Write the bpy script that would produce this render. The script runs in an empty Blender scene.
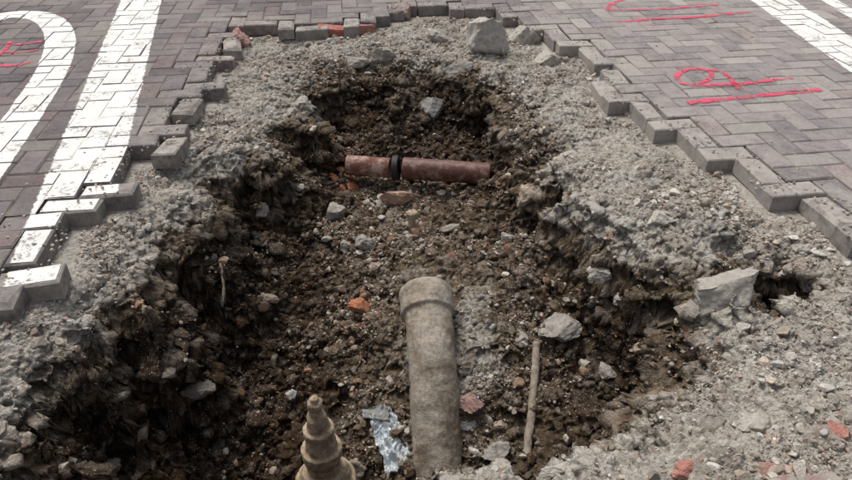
import bpy, math, random
import numpy as np
from mathutils import Vector, Matrix, Euler
random.seed(7); rng=np.random.default_rng(7)
scene=bpy.context.scene

# ------------------------------------------------------------------ survey helpers
H=1.5; PITCH=math.radians(34.5); F=669.0
S,C=math.sin(PITCH),math.cos(PITCH)
def ray(u,v):
    a=(u-426)/F; b=(240-v)/F
    return a, C+b*S, -S+b*C
def site(u,v,z=0.0):
    a,dy,dz=ray(u,v); t=(H-z)/(-dz)
    return (a*t, dy*t, z)

# ------------------------------------------------------------------ numpy noise
perm=rng.permutation(256); grads=rng.normal(size=(256,3)); grads/=np.linalg.norm(grads,axis=1)[:,None]
rnd3=rng.random((256,3)); rnd1=rng.random(256)
def hsh(ix,iy,iz): return perm[(perm[(perm[ix&255]+iy)&255]+iz)&255]
def pnoise(p):
    i=np.floor(p).astype(np.int64); f=p-i; w=f*f*f*(f*(f*6-15)+10)
    out=0
    for dx in (0,1):
        for dy in (0,1):
            for dz in (0,1):
                h=hsh(i[:,0]+dx,i[:,1]+dy,i[:,2]+dz); g=grads[h]
                d=g[:,0]*(f[:,0]-dx)+g[:,1]*(f[:,1]-dy)+g[:,2]*(f[:,2]-dz)
                wt=(w[:,0] if dx else 1-w[:,0])*(w[:,1] if dy else 1-w[:,1])*(w[:,2] if dz else 1-w[:,2])
                out=out+d*wt
    return out*1.6
def fbm(p,o=4,g=0.5):
    s=0;a=1.0
    for k in range(o):
        s=s+a*pnoise(p*(2**k)+k*17.3); a*=g
    return s
def worley(p):
    i=np.floor(p).astype(np.int64); f=p-i
    best=np.full(len(p),9.0); bid=np.zeros(len(p),dtype=np.int64); second=np.full(len(p),9.0)
    for dx in (-1,0,1):
        for dy in (-1,0,1):
            for dz in (-1,0,1):
                h=hsh(i[:,0]+dx,i[:,1]+dy,i[:,2]+dz); r=rnd3[h]
                d=np.sqrt((dx+r[:,0]-f[:,0])**2+(dy+r[:,1]-f[:,1])**2+(dz+r[:,2]-f[:,2])**2)
                m=d<best
                second=np.where(m,best,np.minimum(second,d)); best=np.where(m,d,best); bid=np.where(m,h,bid)
    return best,second,bid
def sstep(a,b,x):
    t=np.clip((x-a)/(b-a),0,1); return t*t*(3-2*t)

# ------------------------------------------------------------------ mesh helpers
def mesh_np(name,V,faces,cols=None,mats=(),smooth=False,midx=None,attr="Col"):
    me=bpy.data.meshes.new(name)
    V=np.asarray(V,dtype=np.float32)
    me.vertices.add(len(V)); me.vertices.foreach_set("co",V.ravel())
    loops=np.concatenate([f.ravel() for f in faces]).astype(np.int32)
    tot=np.concatenate([np.full(len(f),f.shape[1]) for f in faces]).astype(np.int32)
    st=np.concatenate([[0],np.cumsum(tot)[:-1]]).astype(np.int32)
    me.loops.add(len(loops)); me.loops.foreach_set("vertex_index",loops)
    me.polygons.add(len(tot)); me.polygons.foreach_set("loop_start",st); me.polygons.foreach_set("loop_total",tot)
    me.polygons.foreach_set("use_smooth",np.full(len(tot),bool(smooth)))
    for m in mats: me.materials.append(m)
    me.update(calc_edges=True)
    if cols is not None:
        a=me.color_attributes.new(attr,'FLOAT_COLOR','POINT')
        cc=np.ones((len(V),4),dtype=np.float32); cc[:,:cols.shape[1]]=cols
        a.data.foreach_set("color",cc.ravel())
    ob=bpy.data.objects.new(name,me); scene.collection.objects.link(ob)
    return ob
def ico(sub):
    import bmesh
    bm=bmesh.new(); bmesh.ops.create_icosphere(bm,subdivisions=sub,radius=1)
    V=np.array([v.co[:] for v in bm.verts]); Fc=np.array([[v.index for v in f.verts] for f in bm.faces]); bm.free()
    return V,Fc
def rotmats(n,tilt=1.0):
    q=rng.normal(size=(n,4)); q/=np.linalg.norm(q,axis=1)[:,None]
    w,x,y,z=q.T
    return np.stack([np.stack([1-2*(y*y+z*z),2*(x*y-z*w),2*(x*z+y*w)],1),np.stack([2*(x*y+z*w),1-2*(x*x+z*z),2*(y*z-x*w)],1),np.stack([2*(x*z-y*w),2*(y*z+x*w),1-2*(x*x+y*y)],1)],1)

# ------------------------------------------------------------------ material helpers
class NT:
    def __init__(s,name):
        s.m=bpy.data.materials.new(name); s.m.use_nodes=True; s.t=s.m.node_tree; s.N=s.t.nodes; s.L=s.t.links
        s.b=s.N["Principled BSDF"]; s.out=s.N["Material Output"]
        s.co=s.N.new("ShaderNodeTexCoord").outputs["Object"]
    def noise(s,scale,detail=5,rough=.6,vec=None,dist=0):
        n=s.N.new("ShaderNodeTexNoise"); n.inputs["Scale"].default_value=scale; n.inputs["Detail"].default_value=detail
        n.inputs["Roughness"].default_value=rough; n.inputs["Distortion"].default_value=dist
        s.L.new(vec or s.co,n.inputs["Vector"]); return n.outputs["Fac"]
    def vor(s,scale,feat='F1',out="Distance"):
        n=s.N.new("ShaderNodeTexVoronoi"); n.inputs["Scale"].default_value=scale; n.feature=feat
        s.L.new(s.co,n.inputs["Vector"]); return n.outputs[out]
    def ramp(s,fac,stops,interp='LINEAR'):
        n=s.N.new("ShaderNodeValToRGB"); n.color_ramp.interpolation=interp
        e=n.color_ramp.elements
        while len(e)<len(stops): e.new(.5)
        for k,(p,c) in enumerate(stops):
            e[k].position=p; e[k].color=tuple(c)[:3]+(1,) if hasattr(c,'__len__') else (c,c,c,1)
        s.L.new(fac,n.inputs[0]); return n.outputs[0]
    def mix(s,fac,a,b,mode='MIX'):
        n=s.N.new("ShaderNodeMix"); n.data_type='RGBA'; n.blend_type=mode
        for sock,val in ((n.inputs[0],fac),(n.inputs[6],a),(n.inputs[7],b)):
            if isinstance(val,(int,float)): sock.default_value=val if sock==n.inputs[0] else (val,val,val,1)
            elif isinstance(val,tuple): sock.default_value=val+(1,) if len(val)==3 else val
            else: s.L.new(val,sock)
        return n.outputs[2]
    def math(s,op,a,b=0.0,clamp=False):
        n=s.N.new("ShaderNodeMath"); n.operation=op; n.use_clamp=clamp
        for sock,val in ((n.inputs[0],a),(n.inputs[1],b)):
            if isinstance(val,(int,float)): sock.default_value=val
            else: s.L.new(val,sock)
        return n.outputs[0]
    def attr(s,name="Col"):
        n=s.N.new("ShaderNodeAttribute"); n.attribute_name=name; return n
    def sep(s,c):
        n=s.N.new("ShaderNodeSeparateColor"); s.L.new(c,n.inputs[0]); return n.outputs
    def bump(s,h,dist=.004,strength=1.0,normal=None):
        n=s.N.new("ShaderNodeBump"); n.inputs["Distance"].default_value=dist; n.inputs["Strength"].default_value=strength
        s.L.new(h,n.inputs["Height"])
        if normal: s.L.new(normal,n.inputs["Normal"])
        return n.outputs[0]
    def fin(s,col,rough=.9,normal=None,spec=.3):
        if isinstance(col,tuple): s.b.inputs["Base Color"].default_value=col+(1,)
        else: s.L.new(col,s.b.inputs["Base Color"])
        if isinstance(rough,(int,float)): s.b.inputs["Roughness"].default_value=rough
        else: s.L.new(rough,s.b.inputs["Roughness"])
        s.b.inputs["Specular IOR Level"].default_value=spec
        if normal: s.L.new(normal,s.b.inputs["Normal"])
        return s.m

# ---- ground (grey sub-base / brown soil)
g=NT("sub_base_and_soil"); at=g.attr("Zone"); sp=g.sep(at.outputs["Color"])
n1=g.noise(4,5,.65); n2=g.noise(42,6,.75); n3=g.noise(190,3,.7)
gray=g.ramp(n2,[(.28,(.23,.205,.175)),(.44,(.41,.38,.335)),(.60,(.54,.515,.465)),(.75,(.68,.65,.60))])
gray=g.mix(g.ramp(n1,[(.35,0.0),(.65,1.0)]),gray,g.mix(.5,gray,(.42,.365,.29)))
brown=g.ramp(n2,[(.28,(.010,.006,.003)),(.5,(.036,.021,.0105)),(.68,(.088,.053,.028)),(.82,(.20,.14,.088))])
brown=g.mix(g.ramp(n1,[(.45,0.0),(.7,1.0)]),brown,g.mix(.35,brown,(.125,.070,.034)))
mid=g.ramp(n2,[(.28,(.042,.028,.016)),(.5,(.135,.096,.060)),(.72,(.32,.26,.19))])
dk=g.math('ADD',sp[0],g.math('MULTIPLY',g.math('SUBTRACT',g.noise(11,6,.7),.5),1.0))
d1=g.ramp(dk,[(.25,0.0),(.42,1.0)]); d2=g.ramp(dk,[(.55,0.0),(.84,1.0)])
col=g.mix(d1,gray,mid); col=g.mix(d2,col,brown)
stone=g.ramp(sp[1],[(0,(.12,.095,.07)),(.2,(.34,.31,.27)),(.45,(.24,.18,.13)),(.6,(.46,.43,.38)),(.8,(.28,.20,.15)),(1,(.54,.50,.44))])
stone=g.mix(.6,stone,g.mix(1,stone,g.ramp(n3,[(.3,.4),(.7,1.3)]),'MULTIPLY'))
col=g.mix(g.math('MULTIPLY',sp[2],.6),col,stone)
grit=g.vor(150,out="Color"); gd=g.vor(150); gd2=g.vor(62)
gs=g.sep(grit)
patch=g.ramp(g.noise(5,4,.65),[(.42,.15),(.60,1.0)])
gm=g.math('MULTIPLY',g.ramp(gs[0],[(.62,0.0),(.66,1.0)]),g.ramp(gd,[(.25,1.0),(.45,0.0)]))
gm=g.math('MULTIPLY',gm,patch)
col=g.mix(gm,col,g.ramp(gs[1],[(0,(.09,.07,.055)),(.5,(.35,.30,.25)),(1,(.64,.60,.54))]))
col=g.mix(patch,col,g.mix(1,col,g.ramp(gd2,[(.15,1.1),(.5,.95),(.75,.6)]),'MULTIPLY'))
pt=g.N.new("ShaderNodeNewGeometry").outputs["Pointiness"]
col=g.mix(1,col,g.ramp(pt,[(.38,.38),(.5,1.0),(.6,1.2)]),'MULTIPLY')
hh=g.math('ADD',g.math('MULTIPLY',n2,1.3),g.math('ADD',g.math('MULTIPLY',n3,.5),g.math('MULTIPLY',g.math('SUBTRACT',1,gd),.4)))
hh=g.math('ADD',hh,g.math('MULTIPLY',g.math('MULTIPLY',g.math('SUBTRACT',1,gd2),.8),patch))
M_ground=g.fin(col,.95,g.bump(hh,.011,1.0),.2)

# ---- rocks/pebbles
g=NT("stone"); at=g.attr(); n=g.noise(45,6,.7); nf=g.noise(260,3,.6)
c=g.mix(1,at.outputs["Color"],g.ramp(n,[(.25,.5),(.5,1.0),(.75,1.35)]),'MULTIPLY')
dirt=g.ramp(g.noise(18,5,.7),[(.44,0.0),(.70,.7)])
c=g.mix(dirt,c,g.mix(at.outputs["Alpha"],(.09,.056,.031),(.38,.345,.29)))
M_stone=g.fin(c,.9,g.bump(g.math('ADD',n,g.math('MULTIPLY',nf,.4)),.010,1.0),.25)

# ---- block paving
g=NT("block_paver"); at=g.attr(); n=g.noise(60,6,.7); nf=g.noise(420,3,.7); nl=g.noise(2.2,4,.6)
c=g.mix(1,at.outputs["Color"],g.ramp(n,[(.25,.62),(.5,1.0),(.78,1.35)]),'MULTIPLY')
c=g.mix(1,c,g.ramp(nf,[(.3,.6),(.5,1.0),(.7,1.35)]),'MULTIPLY')
dust=g.math('MULTIPLY',at.outputs["Alpha"],g.ramp(g.noise(11,6,.75),[(.36,0.0),(.64,1.0)]))
dust=g.math('ADD',dust,g.ramp(nl,[(.45,0.0),(.8,.4)]),True)
c=g.mix(dust,c,(.37,.34,.30))
c=g.mix(g.ramp(g.noise(5,7,.75),[(.52,0.0),(.70,.7)]),c,g.mix(1,c,(.45,.43,.42),'MULTIPLY'))
M_pav=g.fin(c,.88,g.bump(g.math('ADD',n,nf),.003,.9),.35)
g=NT("joint_sand"); c=g.ramp(g.noise(3,5,.7),[(.35,(.035,.03,.026)),(.65,(.25,.22,.18))]); M_joint=g.fin(c,.95,g.bump(g.noise(300),.002),.2)

# ---- paints (worn sheets lying on each block)
def paint(name,colr,thr,scale,soft,dirtc):
    g=NT(name); uv=g.N.new("ShaderNodeUVMap"); uv.uv_map="UVMap"
    sx=g.N.new("ShaderNodeSeparateXYZ"); g.L.new(uv.outputs[0],sx.inputs[0])
    n=g.noise(scale,7,.75); nb=g.noise(scale*.14,5,.65)
    a=g.math('ADD',g.math('MULTIPLY',n,.7),g.math('MULTIPLY',nb,.6))
    edge=g.math('MULTIPLY',g.math('SUBTRACT',1,g.math('ABSOLUTE',sx.outputs[0])),soft)
    edge=g.math('MINIMUM',edge,.30)
    a=g.math('ADD',a,edge)
    fac=g.ramp(a,[(thr,0.0),(min(thr+.12,1),1.0)])
    c=g.mix(g.ramp(g.noise(7,7,.75),[(.38,0.0),(.72,.85)]),colr,tuple(x*.62 for x in colr))
    c=g.mix(g.ramp(g.noise(90,5,.75),[(.48,0.0),(.75,.6)]),c,dirtc)
    g.fin(c,.8,g.bump(n,.0015,.6),.3)
    tr=g.N.new("ShaderNodeBsdfTransparent"); mx=g.N.new("ShaderNodeMixShader")
    g.L.new(fac,mx.inputs[0]); g.L.new(tr.outputs[0],mx.inputs[1]); g.L.new(g.b.outputs[0],mx.inputs[2]); g.L.new(mx.outputs[0],g.out.inputs[0])
    return g.m
M_white=paint("worn_white_paint",(.80,.785,.74),.785,42,3.0,(.42,.385,.34))
M_red=paint("red_spray_paint",(.72,.07,.14),.86,60,.62,(.45,.16,.17))

# ------------------------------------------------------------------ pit outline
rim_px=[(62,262),(70,232),(72,212),(120,193),(130,155),(178,142),(180,112),(214,88),(222,55),(243,24),(318,28),(345,24),(398,14),(405,8),(440,6),(500,11),(520,26),(545,38),(590,48),(603,72),(606,100),(648,112),(684,140),(738,162),(758,195),(800,196),(826,206),(850,240)]
poly=[(-1.52,.88),(-1.52,1.9)]+[site(u,v)[:2] for u,v in rim_px]+[(1.82,2.05),(1.85,1.10),(1.1,1.09),(.62,1.0),(.30,.86)]
P=np.array(poly)
def sdist(x,y):
    pts=np.stack([x,y],1); best=np.full(len(pts),1e9); inside=np.zeros(len(pts),bool)
    for k in range(len(P)):
        a=P[k]; b=P[(k+1)%len(P)]; ab=b-a
        t=np.clip(((pts-a)@ab)/(ab@ab),0,1); d=np.linalg.norm(pts-(a+t[:,None]*ab),axis=1); best=np.minimum(best,d)
        c=((a[1]>pts[:,1])!=(b[1]>pts[:,1]))
        if a[1]!=b[1]:
            xi=a[0]+(pts[:,1]-a[1])*(b[0]-a[0])/(b[1]-a[1]); inside^=(c&(pts[:,0]<xi))
    return np.where(inside,best,-best)

# ------------------------------------------------------------------ surveyed levels (ray, level, soil darkness)
ctl=[ # left grey bench
(140,180,-.10,0),(200,130,-.10,0),(235,100,-.11,0),(260,60,-.11,.1),(290,50,-.10,.1),(230,160,-.13,0),(180,200,-.12,0),(120,240,-.11,0),(60,320,-.12,0),(20,380,-.14,0),(0,430,-.17,.1),(90,330,-.14,0),(150,260,-.15,.1),(200,200,-.16,.15),(260,140,-.15,.15),(290,100,-.14,.15),
# left lip
(190,245,-.18,.5),(150,310,-.19,.5),(88,368,-.19,.5),(42,432,-.22,.6),(215,200,-.17,.5),(270,165,-.19,.55),(310,125,-.18,.6),(328,80,-.13,.5),
# left wall
(240,215,-.44,1),(252,260,-.59,1),(200,320,-.57,1.05),(140,385,-.51,1.1),(90,450,-.56,1.1),(180,450,-.82,1.1),(230,370,-.78,1.1),(285,310,-.68,.95),(300,215,-.51,.9),(310,170,-.46,.95),(60,480,-.5,1.1),(130,480,-.76,1.1),(200,265,-.34,1),(165,325,-.36,1),(105,395,-.38,1),(70,440,-.4,1),
# head wall
(300,35,-.09,.1),(360,35,-.07,.2),(420,40,-.07,.1),(485,45,-.06,0),(350,60,-.1,.3),(420,62,-.1,.2),(340,80,-.12,.5),(400,82,-.11,.5),(480,80,-.11,.3),(505,92,-.13,.4),
(335,138,-.47,1),(400,136,-.52,1.1),(480,142,-.50,1.1),(400,105,-.32,1.1),(460,105,-.30,1.1),(350,105,-.31,1),
# floor upper
(340,165,-.46,.8),(400,172,-.49,.75),(480,175,-.48,.9),(400,200,-.49,.45),(350,230,-.52,.6),(450,230,-.5,.6),(485,200,-.47,.85),(400,260,-.52,.5),
(470,270,-.5,.5),(480,300,-.5,.3),(482,350,-.56,.25),(480,400,-.65,.35),(500,440,-.75,.5),
(330,250,-.57,.8),(340,330,-.67,.75),(385,330,-.6,.5),(380,400,-.71,.55),(300,400,-.83,.95),(250,450,-.89,1.1),(370,450,-.83,.65),(330,475,-.88,.8),(450,450,-.79,.5),
# right grey bench
(510,60,-.1,0),(560,100,-.1,0),(600,140,-.1,0),(650,180,-.08,0),(720,220,-.06,0),(800,260,-.06,0),(850,300,-.09,0),(560,165,-.11,0),(610,215,-.11,0),(660,245,-.10,.1),(725,280,-.04,0),(745,300,-.06,.1),(790,300,-.06,0),(740,350,-.17,.2),(820,350,-.11,0),(710,400,-.17,.1),(800,420,-.11,0),(650,440,-.2,.1),(750,450,-.10,0),(620,465,-.15,.1),(852,400,-.10,0),
(770,325,-.38,1.0),(750,335,-.28,.8),
# right lip and wall
(512,130,-.16,.5),(515,165,-.17,.5),(565,205,-.16,.2),(598,240,-.17,.3),(640,275,-.2,.5),(690,300,-.21,.5),(700,340,-.24,.5),(650,405,-.25,.4),(605,455,-.26,.4),
(530,195,-.39,.8),(535,235,-.45,.9),(575,290,-.48,.9),(615,330,-.50,.9),(635,370,-.52,.9),(585,400,-.63,.8),(560,440,-.74,.8),(535,300,-.52,.7),(530,360,-.6,.6),
# near lip
(500,456,-.08,.1),(440,459,-.11,.2),(570,454,-.10,.1)]
cw=[site(u,v,z)+(d,) for u,v,z,d in ctl]
cw+=[(-.9,1.35,-.85,1.1),(-.5,1.35,-.88,1),(0,1.42,-.84,.8),(.3,1.44,-.82,.8),(.5,1.42,-.6,.8),(-1.2,1.15,-.45,1),(-.9,1.0,-.3,.6),(-.4,1.0,-.3,.6),(-.12,.96,-.25,.5),(-.1,1.25,-.8,1),(.02,1.31,-.72,1),(.25,1.33,-.72,1),(.4,1.33,-.6,1),(-.5,1.2,-.8,1),(0.03,1.07,-.09,.1),(.3,1.08,-.08,.1),(.15,1.0,-.07,.1),(.16,1.10,-.09,.2)]
for k in range(len(P)):
    a=P[k]; b=P[(k+1)%len(P)]; L=np.linalg.norm(b-a); n=max(1,int(L/.18))
    for j in range(n):
        q=a+(b-a)*j/n; cw.append((q[0],q[1],-.085,0))
for x in np.linspace(-2.4,2.4,7):
    for y in (.3,6.0): cw.append((x,y,-.09,0))
for y in np.linspace(.8,5.5,6):
    for x in (-2.5,2.5): cw.append((x,y,-.09,0))
cw=np.array(cw)
n=len(cw); D=np.linalg.norm(cw[:,None,:2]-cw[None,:,:2],axis=2)
A=np.zeros((n+1,n+1)); A[:n,:n]=D+np.eye(n)*-.008; A[:n,n]=1; A[n,:n]=1
rhs=np.zeros((n+1,2)); rhs[:n]=cw[:,2:4]
sol=np.linalg.solve(A,rhs)
def rbf(x,y):
    out=np.zeros((len(x),2))
    for s in range(0,len(x),40000):
        d=np.sqrt((x[s:s+40000,None]-cw[None,:,0])**2+(y[s:s+40000,None]-cw[None,:,1])**2)
        out[s:s+40000]=d@sol[:n]+sol[n]
    return out

STEP=.0052
xs=np.arange(-2.0,2.0001,STEP); ys=np.arange(.7,5.5,STEP); nx,ny=len(xs),len(ys)
X,Y=np.meshgrid(xs,ys); x=X.ravel(); y=Y.ravel()
pw=np.stack([x,y,np.zeros_like(x)],1)
wx_=fbm(pw*5,4,.6)*.055; wy_=fbm(pw*5+31,4,.6)*.055
sd=sdist(x,y); edgefade=sstep(0,.25,sd)
r=rbf(x+wx_*edgefade,y+wy_*edgefade)
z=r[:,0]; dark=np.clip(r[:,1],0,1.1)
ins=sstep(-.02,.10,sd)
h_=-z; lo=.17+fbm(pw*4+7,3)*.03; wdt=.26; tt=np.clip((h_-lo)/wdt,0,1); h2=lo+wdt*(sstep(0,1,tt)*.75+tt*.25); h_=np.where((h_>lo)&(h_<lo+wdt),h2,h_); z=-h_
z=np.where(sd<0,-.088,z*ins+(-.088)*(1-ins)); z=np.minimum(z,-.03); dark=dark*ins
p=np.stack([x,y,z],1)
rough=ins*(.45+.65*np.clip(dark*1.3,0,1))
zz=z+ins*(fbm(p*np.array([5,5,5.]),4,.55)*.034)*(.6+.8*dark)
Z=zz.reshape(ny,nx)
gy,gx=np.gradient(Z,STEP); N=np.stack([-gx.ravel(),-gy.ravel(),np.ones(nx*ny)],1); N/=np.linalg.norm(N,axis=1)[:,None]
p=np.stack([x,y,zz],1)
q=p+fbm(p*9,3)[:,None]*.02
f1,f2,id1=worley(q*np.array([9,9,12])); f1b,f2b,id2=worley(q*30+5)
ra=rnd1[id1]; rb=rnd1[id2]
m1=sstep(.70,.35,f1)*(ra>.66)*sstep(0,.1,f2-f1)*(1-.75*np.minimum(dark,1))
m2=sstep(.55,.25,f1b)*(rb>.55)*sstep(0,.1,f2b-f1b)*(1-.5*np.minimum(dark,1))
disp=fbm(p*15,5,.65)*.022*rough+ins*fbm(p*60,3,.65)*.006
ridg=1-np.abs(pnoise(p*6+3))*2
disp=disp-sstep(.80,1,ridg)*.022*ins*(.3+.9*dark)
disp=disp+ins*(m1*.022+m2*.007)-ins*sstep(.12,.0,f2-f1)*.014*(.5+.6*dark)-ins*sstep(.15,0,f2b-f1b)*.004
N2=N.copy(); N2[:,2]=N2[:,2]*.7
p3=p+N2*disp[:,None]
steep=1-N[:,2]
push=fbm(p*np.array([3.5,3.5,14.]),5,.62)*.085
p3[:,0]+=N[:,0]*steep*push*ins
p3[:,1]+=N[:,1]*steep*push*ins
TZ=p3[:,2].reshape(ny,nx)
stonecol=np.where(m1>.1,rnd1[(id1*7+3)&255],rnd1[(id2*5+1)&255])
zone=np.stack([dark,stonecol,np.clip(np.maximum(m1*.9,m2*1.4),0,1)*ins],1)
idx=np.arange(nx*ny).reshape(ny,nx)
quads=np.stack([idx[:-1,:-1],idx[:-1,1:],idx[1:,1:],idx[1:,:-1]],-1).reshape(-1,4)
x0,x1,y0,y1=xs[0],xs[-1],ys[0],ys[-1]; B=150
ex=[-B,x0,x1,B]; ey=[-B,y0,y1,B]; ov=np.array([(a,b,-.088) for b in ey for a in ex]); base=len(p3); of=[]
for j in range(3):
    for i in range(3):
        if i==1 and j==1: continue
        k=base+j*4+i; of.append((k,k+1,k+5,k+4))
VV=np.vstack([p3,ov]); ZC=np.vstack([zone,np.zeros((16,3))])
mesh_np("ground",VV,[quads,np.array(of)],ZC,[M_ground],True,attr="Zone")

def tz(px,py):
    i=np.clip((np.asarray(px)-x0)/STEP,0,nx-1.001); j=np.clip((np.asarray(py)-y0)/STEP,0,ny-1.001)
    return TZ[np.round(j).astype(int),np.round(i).astype(int)]
def tdark(px,py):
    i=int(np.clip(round((px-x0)/STEP),0,nx-1)); j=int(np.clip(round((py-y0)/STEP),0,ny-1)); return dark[j*nx+i]
def hit(u,v):
    a,dy,dz=ray(u,v)
    t=np.arange(1.3,6.5,.004); X_,Y_,Z_=a*t,dy*t,H+dz*t
    w=np.where(Z_<tz(X_,Y_))[0]
    k=w[0] if len(w) else len(t)-1
    return np.array([X_[k],Y_[k],Z_[k]]),t[k]

# ------------------------------------------------------------------ block paving (herringbone)
W=.122; ROT=math.radians(7); cr,sr=math.cos(ROT),math.sin(ROT)
def toworld(a,b): return a*cr-b*sr, a*sr+b*cr
bricks=[]
for i in range(-75,135):
    for j in range(-45,100):
        t=(i-j)%4
        if t==0: c=((i+1)*W,(j+.5)*W); h=(W,W/2)
        elif t==3: c=((i+.5)*W,(j+1)*W); h=(W/2,W)
        else: continue
        wx,wy=toworld(*c)
        if abs(wx)<6 and -1.5<wy<9: bricks.append((wx,wy,h[0],h[1]))
bx=np.array(bricks); bd=sdist(bx[:,0],bx[:,1])
bx=bx[bd<.0]; bd=bd[bd<0]
G=.0014; BV=.0045; TH=.08
Vb=[];Fb=[];Cb=[];Jv=[];Jf=[]; tops=[]; tops_j=[]
pal=[(.145,.122,.126),(.165,.144,.143),(.12,.103,.110),(.185,.160,.155),(.150,.125,.13),(.20,.178,.168),(.11,.093,.10),(.17,.128,.127)]
def mkT(cx,cy,jx,jy,ca,sa,dz,tx,ty):
    return lambda a,b,zz: (cx+jx+a*ca-b*sa, cy+jy+a*sa+b*ca, zz+dz+a*tx+b*ty)
for k,(cx,cy,hx,hy) in enumerate(bx):
    d=-bd[k]; near=math.exp(-d/.10)
    hx2,hy2=hx-G-random.random()*.0012,hy-G-random.random()*.0012
    dz=random.gauss(0,.0014)-near*random.random()*.024; tx,ty=random.gauss(0,.004+near*.05),random.gauss(0,.004+near*.05)
    rz=random.gauss(0,.005+near*.07); jx,jy=random.gauss(0,.0008+near*.010),random.gauss(0,.0008+near*.010)
    ca,sa=math.cos(ROT+rz),math.sin(ROT+rz)
    T=mkT(cx,cy,jx,jy,ca,sa,dz,tx,ty)
    rr4=[(random.random()**3*.035*near if near>.3 else random.random()**6*.006) for _ in range(4)]
    o=len(Vb)
    cs=((-1,-1),(1,-1),(1,1),(-1,1))
    for e,(s1,s2) in enumerate(cs): Vb.append(T(s1*hx2,s2*hy2,-TH))
    for e,(s1,s2) in enumerate(cs): Vb.append(T(s1*hx2,s2*hy2,-BV-rr4[e]*.8))
    for e,(s1,s2) in enumerate(cs): Vb.append(T(s1*(hx2-BV-rr4[e]),s2*(hy2-BV-rr4[e]),0))
    for e in range(4):
        f=(e+1)%4
        Fb.append((o+e,o+f,o+4+f,o+4+e)); Fb.append((o+4+e,o+4+f,o+8+f,o+8+e))
    Fb.append((o+8,o+9,o+10,o+11)); Fb.append((o+3,o+2,o+1,o))
    c=np.array(random.choice(pal)); c=c*random.uniform(.8,1.2)
    if cx>.8 and cy>2.5: c=c*1.3+.03
    elif cx<-.9: c=c*.88
    if cy<1.6 and cx>.3: c=np.array((.36,.20,.18))*random.uniform(.7,1.15) if random.random()<.6 else c
    al=near*1.3+(.48 if cx>.8 else .12)+(.5 if cy<1.6 else 0)
    Cb+= [(c[0],c[1],c[2],al)]*12
    mr=max(rr4) if max(rr4)>.004 else 0
    tops.append((T,hx2-BV*.6-mr,hy2-BV*.6-mr,ca,sa,cx+jx,cy+jy))
    if d>.20:
        o=len(Jv)
        for (s1,s2) in cs:
            Jv.append((cx+s1*hx*cr-s2*hy*sr, cy+s1*hx*sr+s2*hy*cr,-.0050))
        Jf.append((o,o+1,o+2,o+3))
        tops_j.append((mkT(cx,cy,0,0,cr,sr,-.0050,0,0),hx,hy,cr,sr,cx,cy))
pav=mesh_np("block_paving",np.array(Vb),[np.array(Fb)],np.array(Cb),[M_pav])
js=mesh_np("joint_sand",np.array(Jv),[np.array(Jf)],None,[M_joint]); js.parent=pav
g=NT("far_paving"); bt=g.N.new("ShaderNodeTexBrick"); bt.inputs["Scale"].default_value=1; bt.inputs["Brick Width"].default_value=.244; bt.inputs["Row Height"].default_value=.122
bt.inputs["Mortar Size"].default_value=.004; bt.inputs["Color1"].default_value=(.15,.125,.13,1); bt.inputs["Color2"].default_value=(.2,.17,.165,1); bt.inputs["Mortar"].default_value=(.06,.05,.045,1)
g.L.new(g.co,bt.inputs["Vector"]); M_far=g.fin(bt.outputs["Color"],.9)
ex=[-B,-6,6,B]; ey=[-B,-1.5,9,B]; ov=np.array([(a,b,-.006) for b in ey for a in ex]); of=[(j*4+i,j*4+i+1,j*4+i+5,j*4+i+4) for j in range(3) for i in range(3) if not(i==1 and j==1)]
mesh_np("street_paving",ov,[np.array(of)],None,[M_far])

# ---- painted marks, clipped to each block top (and into the joints between blocks)
def clip(polyg,hx,hy):
    for ax,s,h in ((0,1,hx),(0,-1,hx),(1,1,hy),(1,-1,hy)):
        out=[]
        for k in range(len(polyg)):
            a=polyg[k]; b=polyg[(k+1)%len(polyg)]; da=s*a[ax]-h; db=s*b[ax]-h
            if da<=0: out.append(a)
            if (da<0<db) or (db<0<da):
                t=da/(da-db); out.append(tuple(a[m]+t*(b[m]-a[m]) for m in range(3)))
        polyg=out
        if len(polyg)<3: return []
    return polyg
def marking(name,quadlist,mat,lift,joints=True):
    V=[];Fs=[];UV=[]
    for q in quadlist:
        qx=sum(c[0] for c in q)/4; qy=sum(c[1] for c in q)/4; rad=max(math.hypot(c[0]-qx,c[1]-qy) for c in q)
        for lst,lf in ((tops,lift),(tops_j,.0025)) if joints else ((tops,lift),):
            for (T,hx,hy,ca,sa,cx,cy) in lst:
                if abs(cx-qx)>rad+.15 or abs(cy-qy)>rad+.15: continue
                loc=[((c[0]-cx)*ca+(c[1]-cy)*sa,-(c[0]-cx)*sa+(c[1]-cy)*ca,c[2]) for c in q]
                pl=clip(loc,hx,hy)
                if len(pl)<3: continue
                o=len(V)
                for a,b,u in pl: V.append(T(a,b,lf)); UV.append(u)
                Fs.append(tuple(range(o,o+len(pl))))
    me=bpy.data.meshes.new(name); me.from_pydata(V,[],Fs); me.materials.append(mat)
    uvl=me.uv_layers.new(name="UVMap")
    for l in me.loops: uvl.data[l.index].uv=(UV[l.vertex_index],0)
    ob=bpy.data.objects.new(name,me); scene.collection.objects.link(ob); return ob
def strokes(pts,w,ends=True):
    out=[]; pts=[Vector((float(q[0]),float(q[1]))) for q in pts]; n=len(pts); L=[];Rr=[]
    for k in range(n):
        d=(pts[min(k+1,n-1)]-pts[max(k-1,0)]).normalized(); nn=Vector((-d.y,d.x))*w/2
        L.append(pts[k]+nn); Rr.append(pts[k]-nn)
    for k in range(n-1):
        out.append([(L[k].x,L[k].y,1),(Rr[k].x,Rr[k].y,-1),(Rr[k+1].x,Rr[k+1].y,-1),(L[k+1].x,L[k+1].y,1)])
    return out
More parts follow.
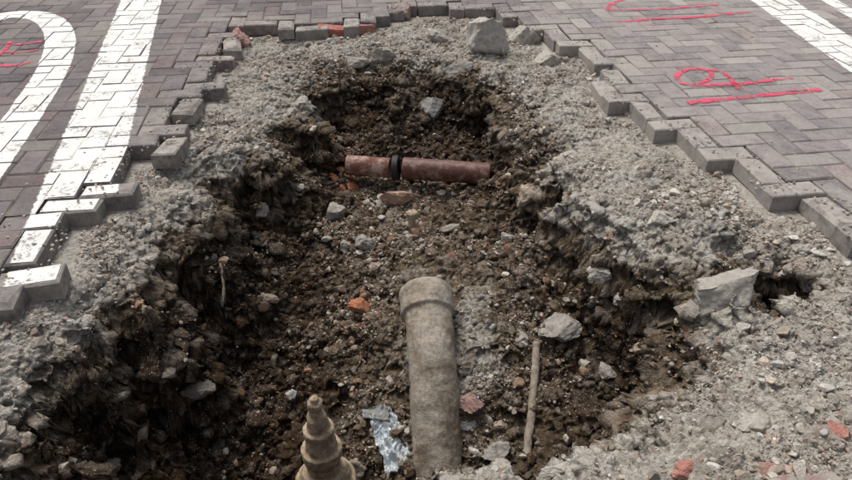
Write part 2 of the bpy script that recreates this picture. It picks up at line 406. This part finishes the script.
def sm(pts,n=4):
    pts=[np.array(q[:2]) for q in pts]; out=[]
    for k in range(len(pts)-1):
        p0=pts[max(k-1,0)];p1=pts[k];p2=pts[k+1];p3_=pts[min(k+2,len(pts)-1)]
        for j in range(n):
            t=j/n; out.append(.5*((2*p1)+(-p0+p2)*t+(2*p0-5*p1+4*p2-p3_)*t*t+(-p0+3*p1-3*p2+p3_)*t**3))
    out.append(pts[-1]); return out
def splitquad(a,b,c,d,n=10):
    a,b,c,d=[np.array(q[:2]) for q in (a,b,c,d)]; out=[]
    for k in range(n):
        t0,t1=k/n,(k+1)/n
        out.append([(*(a+(d-a)*t0),1),(*(b+(c-b)*t0),-1),(*(b+(c-b)*t1),-1),(*(a+(d-a)*t1),1)])
    return out
la,lb=np.array(site(120,0)[:2]),np.array(site(38,190)[:2]); ra_,rb_=np.array(site(163,0)[:2]),np.array(site(120,190)[:2])
def ext(a,b,yy): return a+(b-a)*(yy-a[1])/(b[1]-a[1])
marking("white_road_marking",splitquad(ext(la,lb,7.5),ext(ra_,rb_,7.5),ext(ra_,rb_,1.9),ext(la,lb,1.9),16),M_white,.0025)
marking("white_road_marking",strokes(sm([site(u,v) for u,v in [(-60,60),(-30,28),(10,15),(45,18),(60,36),(54,66),(34,100),(8,138),(-22,180),(-60,230)]],6),.21),M_white,.0025)
marking("white_road_marking",splitquad((2.72,7.5),(3.12,7.5),(2.98,3.6),(2.62,3.6),12),M_white,.0025)
marking("white_road_marking",splitquad((3.34,7.5),(3.5,7.5),(3.34,4.3),(3.2,4.3),8),M_white,.0025)
rw=.058
red=[]
for s_,w_ in (([(607,10),(650,10),(718,5)],rw),([(616,22),(680,18),(748,13)],rw*1.2),([(628,-2),(612,4),(607,10)],rw),
  ([(676,78),(683,71),(700,69),(712,75),(700,84),(682,84),(676,78)],rw*.9),([(708,70),(722,73),(733,82),(738,90)],rw*.9),([(690,86),(740,84),(792,78)],rw*1.1),([(688,103),(750,97),(820,90)],rw*1.25),
  ([(-8,44),(18,45),(42,42)],rw),([(-8,66),(14,66),(34,62)],rw),([(4,52),(20,53),(38,50)],rw*.8),([(-6,58),(6,50),(10,42)],rw*.8)):
    red+=strokes(sm([site(u,v) for u,v in s_],4),w_)
marking("red_spray_marking",red,M_red,.0045)

# ------------------------------------------------------------------ gravel / rubble scatter
def scatter(name,cent,rad,cols,sub,jit=.22,smooth=False):
    bv,bf=ico(sub); n=len(cent); m=len(bv)
    sc=rng.uniform(.55,1.25,(n,1,3)); Rm=rotmats(n)
    v=bv[None]*(1+rng.normal(0,jit,(n,m,1)).clip(-.4,.4) if sub<2 else 1+rng.normal(0,.02,(n,m,1)))
    if sub>=2:
        for k in range(7):
            d=rng.normal(size=(n,3)); d/=np.linalg.norm(d,axis=1)[:,None]; off=rng.uniform(.35,.8,(n,1))
            dot=np.einsum('nmk,nk->nm',v,d); ex_=np.maximum(dot-off,0); v=v-ex_[...,None]*d[:,None]
    v=v*sc; v=np.einsum('nij,nmj->nmi',Rm,v)*rad[:,None,None]
    v[...,2]*=.8
    v=v+cent[:,None]
    fc=(bf[None]+(np.arange(n)*m)[:,None,None]).reshape(-1,3)
    return mesh_np(name,v.reshape(-1,3),[fc],np.repeat(cols,m,axis=0),[M_stone],smooth)
insidx=np.where(sd>.01)[0]
dv=np.minimum(dark,1)
palG=np.array([(.46,.425,.375),(.54,.505,.455),(.38,.34,.295),(.60,.565,.51),(.47,.39,.31),(.30,.26,.22),(.45,.33,.27)])
palB=np.array([(.12,.078,.045),(.19,.13,.083),(.34,.285,.23),(.26,.175,.115),(.44,.40,.345),(.07,.044,.026),(.36,.20,.13),(.52,.47,.40),(.15,.098,.06),(.10,.064,.038)])
def pickpts(n,wf):
    w=wf(p3[insidx],dv[insidx],N[insidx]); w=w/w.sum(); return rng.choice(insidx,n,p=w)
clump=np.clip(.30+fbm(p3*2.6+40,4)*1.3,.04,2.2)
def cols_for(k,n):
    isd=rng.random(n)<np.clip(dv[k]*1.3,0,1)
    c=np.where(isd[:,None],palB[rng.integers(0,len(palB),n)],palG[rng.integers(0,len(palG),n)])
    c=c*rng.uniform(.7,1.2,(n,1)); al=1-np.clip(dv[k]*1.4-.2,0,1)
    return np.concatenate([c,al[:,None]],1)
wbase=lambda q,d,nn: clump[insidx]*(.06+nn[:,2]**3)*(1.0+.5*sstep(.2,.4,d)-1.1*sstep(.75,1,d))
parts=[]
for nm,cnt,lo,hi,sub in (("fine",52000,.0022,.0055,1),("mid",13500,.0055,.012,2),("coarse",2000,.012,.029,3)):
    k=pickpts(cnt,wbase); rr=lo+(hi-lo)*rng.random(cnt)**2.2
    cen=p3[k]+N[k]*(rr*.2)[:,None]+np.concatenate([rng.normal(0,.003,(cnt,2)),np.zeros((cnt,1))],1)
    parts.append(scatter("gravel_"+nm,cen,rr,cols_for(k,cnt),sub))
gravel=bpy.data.objects.new("gravel",None); scene.collection.objects.link(gravel)
for o in parts: o.parent=gravel
cx_=rng.uniform(-2.9,2.9,90000); cy_=rng.uniform(.8,5.9,90000); sdd=sdist(cx_,cy_)
pr=np.exp(np.minimum(sdd,0)/.12)*(sdd<0)+ .015*(sdd<0)+.3*((cy_<1.3)&(sdd<0)); kk=rng.random(90000)<pr*.7; cx_,cy_=cx_[kk],cy_[kk]; cnt=len(cx_)
rr=.0015+.0075*rng.random(cnt)**3
o=scatter("gravel_spill",np.stack([cx_,cy_,rr*.3-.003],1),rr,palG[rng.integers(0,6,cnt)],1); o.parent=gravel

# ------------------------------------------------------------------ individual stones
ROCKV,ROCKF=ico(5)
def rock(name,u,v,wpx,hpx,col,flat=.7,rz=0,sink=.40,planes=13,seed=0,tilt=None,k_=.92):
    r_=np.random.default_rng(seed+int(u*7+v*13))
    c,t=hit(u,v); sx=wpx/F*t/2*k_; sy=hpx/F*t/2*1.15*k_; szz=min(sx,sy)*flat*1.3
    V=ROCKV.copy()
    for k in range(planes):
        d=r_.normal(size=3); d/=np.linalg.norm(d); off=r_.uniform(.42,.8); e=np.maximum(V@d-off,0); V=V-e[:,None]*d
    V/=np.abs(V).max(0)
    V=V*(1+fbm(V*2.2+seed,5,.65)[:,None]*.13)
    if tilt is None: tilt=(r_.uniform(-.3,.3),r_.uniform(-.3,.3))
    V=V*np.array([sx,sy,szz]); M=np.array(Euler((tilt[0],tilt[1],rz)).to_matrix()); V=V@M.T
    V=V+c+np.array([0,0,szz*(1-2*sink)])
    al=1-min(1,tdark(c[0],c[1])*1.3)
    return mesh_np(name,V,[ROCKF],np.tile(np.array(tuple(col)+(al,)),(len(V),1)),[M_stone],True)
gy1=(.35,.32,.285); gy2=(.44,.41,.36); bg=(.42,.34,.26); rd=(.40,.18,.145)
specs=[("concrete_chunk",486,48,60,46,(.46,.43,.385),.85,.1,.34),("concrete_chunk",522,42,34,30,gy2,.8,.5,.42),("concrete_chunk",548,62,38,26,gy2,.6,.2,.5),("concrete_chunk",440,40,34,20,gy2,.6,.2,.45),("concrete_chunk",455,72,44,26,gy1,.6,.3,.5),("concrete_chunk",385,58,40,24,gy1,.6,.3,.5),
("stone_block",433,110,26,30,(.27,.26,.245),.8,.2),("stone_block",404,18,26,22,(.38,.29,.27),.9,.2),("stone_block",527,200,38,28,bg,.8,.6),
("rubble_stone",400,201,42,16,(.44,.28,.20),.9,.05,.3),("rubble_stone",336,216,26,24,gy1,.8,.4),("rubble_stone",364,246,24,20,gy1,.7,.1),("rubble_stone",316,124,14,22,(.18,.19,.2),.8,.3),
("rubble_stone",270,299,26,12,(.34,.28,.22),.5,.1),("rubble_stone",192,392,50,36,(.17,.15,.13),.4,.2),("rubble_stone",566,332,50,44,(.36,.335,.30),.4,.7),
("rubble_stone",380,413,38,28,(.29,.29,.28),.35,.4),("rubble_stone",470,404,26,26,(.36,.22,.19),.6,.8),("rubble_stone",466,425,26,14,(.38,.39,.40),.5,.2),("rubble_stone",568,441,14,14,(.50,.44,.35),.9,.2),
("rubble_stone",498,455,36,22,(.34,.32,.29),.6,.2),("rubble_stone",660,222,36,28,gy2,.5,.2),("rubble_stone",620,302,14,12,(.5,.49,.46),.9,.1),("rubble_stone",456,228,46,10,(.38,.35,.30),.5,-.05,.3),
("rubble_stone",700,152,22,10,(.38,.2,.18),.5,.3),("concrete_chunk",726,286,84,60,(.38,.35,.31),.55,.25,.60),("rubble_stone",755,425,44,30,(.42,.39,.35),.4,.2,.5),("rubble_stone",292,398,14,12,(.42,.40,.37),.8,.2),
("rubble_stone",598,272,38,28,gy2,.6,.5,.5),("rubble_stone",300,105,30,22,gy2,.5,.2,.5),("rubble_stone",350,62,44,20,gy1,.4,.1,.5),("rubble_stone",262,212,16,14,gy1,.8,.2),
("rubble_stone",508,240,18,14,gy2,.8,.2),("rubble_stone",634,115,24,16,gy2,.4,.2,.5),("rubble_stone",640,350,22,16,bg,.7,.3),("rubble_stone",606,372,16,22,gy1,.7,.3),
("rubble_stone",655,330,12,10,gy2,.8,.2),("rubble_stone",500,426,16,12,bg,.7,.2),("rubble_stone",110,470,26,22,(.16,.14,.12),.7,.2),("rubble_stone",145,433,14,30,(.12,.095,.075),.7,.2),
("rubble_stone",330,352,14,10,gy1,.7,.1),("rubble_stone",376,268,14,12,bg,.7,.1),("rubble_stone",555,285,12,12,bg,.7,.1),
("rubble_stone",730,345,16,10,(.5,.47,.4),.7,.1),("rubble_stone",521,338,22,24,gy1,.5,.1,.5),("rubble_stone",340,290,16,12,bg,.7,.3),("rubble_stone",440,195,14,10,gy2,.7,.3),("rubble_stone",585,365,14,12,gy2,.7,.3),
("concrete_chunk",352,476,46,30,(.36,.32,.26),.8,.1),("rubble_stone",470,472,40,12,gy2,.6,.2,.5),("rubble_stone",560,472,44,14,gy2,.6,.2,.5),
("brick_fragment",690,468,44,22,rd,.6,.1,.5),("brick_fragment",770,470,40,18,rd,.6,.1,.5),("brick_fragment",838,434,32,22,rd,.6,.5,.5),("brick_fragment",240,46,24,30,(.38,.2,.18),.8,.2,.3),("brick_fragment",232,66,16,14,(.38,.2,.18),.7,.2)]
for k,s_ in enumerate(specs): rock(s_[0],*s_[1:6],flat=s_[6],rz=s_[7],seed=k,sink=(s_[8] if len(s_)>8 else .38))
for k,(u,v,w,h,a) in enumerate([(362,309,28,20,.9),(338,160,14,12,.3),(350,178,12,10,1.2),(353,188,13,14,.4),(334,178,10,8,0),(343,189,10,8,.9),(330,157,9,8,.2),(340,170,9,9,.2),(326,166,8,7,.5)]):
    rock("terracotta_shard",u,v,w,h,(.40,.16,.08),.35,a,.15,14,seed=90+k,tilt=(.3,.2),k_=1)

# ------------------------------------------------------------------ bricks lying loose
def loose_brick(u,v,rz,col,tilt=(0,0),lift=.02,size=(.2,.1,.07)):
    c,t=hit(u,v)
    import bmesh
    bm=bmesh.new(); bmesh.ops.create_cube(bm,size=1)
    bmesh.ops.scale(bm,vec=size,verts=bm.verts); bmesh.ops.bevel(bm,geom=bm.edges[:],offset=.006,segments=2,affect='EDGES')
    bmesh.ops.subdivide_edges(bm,edges=bm.edges[:],cuts=3,use_grid_fill=True)
    bmesh.ops.transform(bm,matrix=Matrix.Translation((c[0],c[1],c[2]+lift))@Euler((tilt[0],tilt[1],rz)).to_matrix().to_4x4(),verts=bm.verts)
    V=np.array([q.co[:] for q in bm.verts]); V+=fbm(V*35,3)[:,None]*.003
    for k,q in enumerate(bm.verts): q.co=V[k]
    me=bpy.data.meshes.new("loose_brick"); bm.to_mesh(me); bm.free()
    a=me.color_attributes.new("Col",'FLOAT_COLOR','POINT'); a.data.foreach_set("color",np.tile(np.array(col+(1,),dtype=np.float32),len(me.vertices)))
    me.materials.append(M_stone); ob=bpy.data.objects.new("loose_brick",me); scene.collection.objects.link(ob)
loose_brick(331,36,.1,(.40,.13,.10),(.1,.10),.035)
loose_brick(361,34,.45,(.36,.15,.12),(-.12,.1),.035)

# ------------------------------------------------------------------ pipes
def tube(name,path,prof,mat,seg=64,noise_amp=.0,nf=20):
    pts=[np.array(q,dtype=float) for q in path]; dense=[]
    for k in range(len(pts)-1):
        p0=pts[max(k-1,0)];p1=pts[k];p2=pts[k+1];p3_=pts[min(k+2,len(pts)-1)]
        for j in range(24):
            t=j/24; dense.append(.5*((2*p1)+(-p0+p2)*t+(2*p0-5*p1+4*p2-p3_)*t*t+(-p0+3*p1-3*p2+p3_)*t**3))
    dense.append(pts[-1]); dense=np.array(dense); sl=np.concatenate([[0],np.cumsum(np.linalg.norm(np.diff(dense,axis=0),axis=1))]); tot=sl[-1]
    stations=prof(tot)
    V=[]
    for s,r in stations:
        c=np.array([np.interp(s,sl,dense[:,m]) for m in range(3)]); e=.01
        d=np.array([np.interp(min(s+e,tot),sl,dense[:,m])-np.interp(max(s-e,0),sl,dense[:,m]) for m in range(3)]); d/=np.linalg.norm(d)
        up=np.array([0,0,1.]) if abs(d[2])<.95 else np.array([0,1.,0]); a=np.cross(d,up); a/=np.linalg.norm(a); b=np.cross(a,d)
        for k in range(seg):
            th=2*math.pi*k/seg; V.append(c+(a*math.cos(th)+b*math.sin(th))*r)
    V=np.array(V)
    if noise_amp:
        cc=fbm(V*nf,4,.55)*noise_amp
        cen=V.reshape(len(stations),seg,3).mean(1,keepdims=True); d=(V.reshape(len(stations),seg,3)-cen); ln=np.linalg.norm(d,axis=2,keepdims=True)+1e-6
        V=(V.reshape(len(stations),seg,3)+d/ln*cc.reshape(len(stations),seg,1)).reshape(-1,3)
    m=len(stations); i=np.arange(m-1)[:,None]; k=np.arange(seg)[None]
    q=np.stack(np.broadcast_arrays(i*seg+k,i*seg+(k+1)%seg,(i+1)*seg+(k+1)%seg,(i+1)*seg+k),-1).reshape(-1,4)
    return mesh_np(name,V,[q],None,[mat],True)
def dense_st(keys,step=.006):
    out=[]
    for k in range(len(keys)-1):
        (s0,r0),(s1,r1)=keys[k],keys[k+1]; L=math.hypot(s1-s0,r1-r0); m=max(1,int(L/step))
        for j in range(m): t=j/m; out.append((s0+(s1-s0)*t,r0+(r1-r0)*t))
    out.append(keys[-1]); return out
g=NT("dusty_clay_pipe"); n=g.noise(9,6,.7); n2=g.noise(60,6,.7)
c=g.ramp(n,[(.3,(.17,.13,.09)),(.45,(.27,.225,.17)),(.6,(.36,.32,.265)),(.8,(.22,.175,.125))]); c=g.mix(1,c,g.ramp(n2,[(.3,.5),(.5,1.0),(.75,1.3)]),'MULTIPLY')
c=g.mix(g.ramp(g.noise(6,7,.75),[(.54,0.0),(.66,.75)]),c,(.085,.06,.04))
M_clay=g.fin(c,.8,g.bump(g.math('ADD',n2,g.noise(200,3)),.004,.8),.35)
R0=.104
tube("clay_sewer_pipe",[site(438,478,-.90),site(435,400,-.665),site(431,345,-.52),site(425,287,-.42)],
 lambda L: dense_st([(0,R0-.02),(0,R0),(L-.17,R0),(L-.155,R0*1.03),(L-.145,R0*1.15),(L-.05,R0*1.19),(L-.025,R0*1.14),(L-.01,R0*.98),(L-.003,R0*.75),(L,.002)]),M_clay,96,.005,12)
g=NT("glazed_brown_pipe"); n=g.noise(16,7,.75); n2=g.noise(90,4,.7)
c=g.mix(g.ramp(n,[(.50,0.0),(.66,.75)]),g.ramp(n2,[(.3,(.060,.022,.016)),(.7,(.145,.054,.036))]),(.32,.235,.19))
M_brown=g.fin(c,g.ramp(n,[(.5,.42),(.68,.9)]),g.bump(n2,.003,.7),.4)
g=NT("faded_brown_pipe"); n=g.noise(14,7,.75); n2=g.noise(90,4,.7)
c=g.mix(g.ramp(n,[(.46,0.0),(.60,.85)]),g.ramp(n2,[(.3,(.10,.038,.028)),(.7,(.19,.078,.055))]),(.40,.30,.26))
M_faded=g.fin(c,.85,g.bump(n2,.003,.7),.3)
g=NT("rubber_coupling"); M_rub=g.fin((.018,.016,.016),.6,g.bump(g.noise(80),.002))
rbp=.062
def hollow(L,r,w=.012): return dense_st([(0.06,r-w),(0,r-w),(0,r),(L,r),(L,r-w),(L-.06,r-w)],.008)
pA,pB=np.array(site(347,165,-.39)),np.array(site(390,168,-.395)); pC,pD=np.array(site(403,168,-.39)),np.array(site(490,174,-.40))
root=bpy.data.objects.new("brown_drain_pipe",None); scene.collection.objects.link(root)
for nm,a,b,rr_,mt in (("broken_end",pA,pB,rbp*.96,M_faded),("pipe_length",pC,pD,rbp*1.04,M_brown),("coupling",pB+(pC-pB)*.25,pC+(pC-pB)*-.3,rbp*1.2,M_rub)):
    o=tube(nm,[a,(a+b)/2,b],lambda L,r=rr_:hollow(L,r) if L>.1 else dense_st([(0,r-.03),(0,r),(L,r),(L,r-.03)],.004),mt,64,.0015,15); o.parent=root
g=NT("dusty_conduit"); M_cond=g.fin(g.ramp(g.noise(30,5,.7),[(.3,(.16,.125,.09)),(.7,(.36,.31,.25))]),.8,g.bump(g.noise(90),.003))
A0=hit(536,346)[0]; A1=hit(527,450)[0]; cp=[A0+(A1-A0)*t+np.array([math.sin(t*3)*.006,0,.020]) for t in (0,.33,.66,1.08)]
tube("thin_conduit",cp,lambda L: dense_st([(0,.002),(0,.017),(L,.017),(L,.002)]),M_cond,24,.004,20)
c1=hit(221,262)[0]; c2=hit(223,306)[0]
tube("exposed_root",[c1+np.array([0,-.01,.01]),(c1+c2)/2+np.array([.012,-.015,.0]),c2+np.array([0,-.01,.0])],lambda L: dense_st([(0,.001),(.01,.007),(L-.02,.005),(L,.001)]),M_cond,12,.002,30)
g=NT("encrusted_iron"); n=g.noise(34,6,.75)
M_iron=g.fin(g.ramp(n,[(.3,(.16,.11,.065)),(.46,(.33,.25,.165)),(.66,(.52,.43,.32))]),.85,g.bump(g.noise(90,6,.75),.007),.3)
b0=np.array(site(327,488,-.86))
tube("capped_standpipe",[b0,b0+np.array([0,.0,.25]),b0+np.array([-.004,.0,.53])],
 lambda L: dense_st([(0,.12),(.06,.12),(.07,.105),(.13,.085),(.14,.068),(.20,.062),(.205,.076),(.255,.078),(.26,.060),(.34,.052),(.345,.058),(.365,.058),(.37,.042),(.43,.036),(.45,.026),(.475,.021),(.478,.027),(.505,.027),(.508,.018),(.525,.016),(.5299,.003)]),M_iron,64,.0035,45)
b1,_=hit(412,228)
tube("pipe_fitting",[b1,b1+np.array([0,0,.05]),b1+np.array([0,0,.11])],lambda L: dense_st([(0,.03),(.03,.032),(.035,.022),(.07,.02),(.072,.03),(.1,.03),(.105,.02),(.109,.002)]),M_iron,32,.003,30)

# ------------------------------------------------------------------ plastic wrapper
g=NT("printed_film"); n=g.noise(26,3,.5,dist=1.5); vv=g.vor(38)
c=g.ramp(n,[(.44,(.58,.60,.60)),(.52,(.34,.43,.50)),(.57,(.60,.62,.62)),(.7,(.14,.26,.40))])
c=g.mix(g.ramp(g.noise(40,5,.7),[(.5,0.0),(.7,.5)]),c,(.3,.26,.21))
M_film=g.fin(c,.45,g.bump(vv,.004,.6),.45)
c0,t0=hit(391,444); m=40; uu,vv_=np.meshgrid(np.linspace(-1,1,m),np.linspace(-1,1,m)); uu=uu.ravel();vv_=vv_.ravel()
pp=np.stack([uu*2,vv_*3,np.zeros(m*m)],1); hz=np.abs(fbm(pp*.9+3,3))*.045
wx=uu*.062*(1-.25*vv_)+fbm(pp+8,2)*.012; wy=vv_*.125+fbm(pp+18,2)*.014
a=math.radians(28); V=np.stack([c0[0]+wx*math.cos(a)-wy*math.sin(a),c0[1]+wx*math.sin(a)+wy*math.cos(a),np.zeros(m*m)],1)
V[:,2]=c0[2]+.03+hz+(V[:,1]-c0[1])*.45
ii=np.arange(m*m).reshape(m,m); wq=np.stack([ii[:-1,:-1],ii[:-1,1:],ii[1:,1:],ii[1:,:-1]],-1).reshape(-1,4)
mesh_np("plastic_wrapper",V,[wq],None,[M_film],False)

# ------------------------------------------------------------------ camera, light
cam=bpy.data.cameras.new("camera"); co=bpy.data.objects.new("camera",cam); scene.collection.objects.link(co)
co.location=(0,0,H); co.rotation_euler=(math.pi/2-PITCH,0,0); cam.sensor_width=36; cam.lens=F/852*36; cam.clip_end=500; cam.clip_start=.05
scene.camera=co
EL,AZ=math.radians(62),math.radians(-35)
sun=bpy.data.lights.new("sun",'SUN'); sun.energy=2.2; sun.angle=math.radians(18); sun.color=(1,.965,.91)
so=bpy.data.objects.new("sun",sun); scene.collection.objects.link(so)
dirv=Vector((math.cos(EL)*math.sin(AZ),math.cos(EL)*math.cos(AZ),math.sin(EL)))
so.rotation_euler=dirv.to_track_quat('Z','Y').to_euler(); so.location=dirv*10
w=bpy.data.worlds.new("World"); scene.world=w; w.use_nodes=True
sky=w.node_tree.nodes.new("ShaderNodeTexSky"); sky.sky_type='NISHITA'; sky.sun_disc=False; sky.sun_elevation=EL; sky.sun_rotation=AZ; sky.air_density=1; sky.dust_density=5; sky.ozone_density=1
hs=w.node_tree.nodes.new("ShaderNodeHueSaturation"); hs.inputs["Saturation"].default_value=.4
bgn=w.node_tree.nodes["Background"]; bgn.inputs[1].default_value=.15; w.node_tree.links.new(sky.outputs[0],hs.inputs["Color"]); w.node_tree.links.new(hs.outputs[0],bgn.inputs[0])
scene.view_settings.view_transform='Standard'; scene.view_settings.look='None'; scene.view_settings.exposure=0
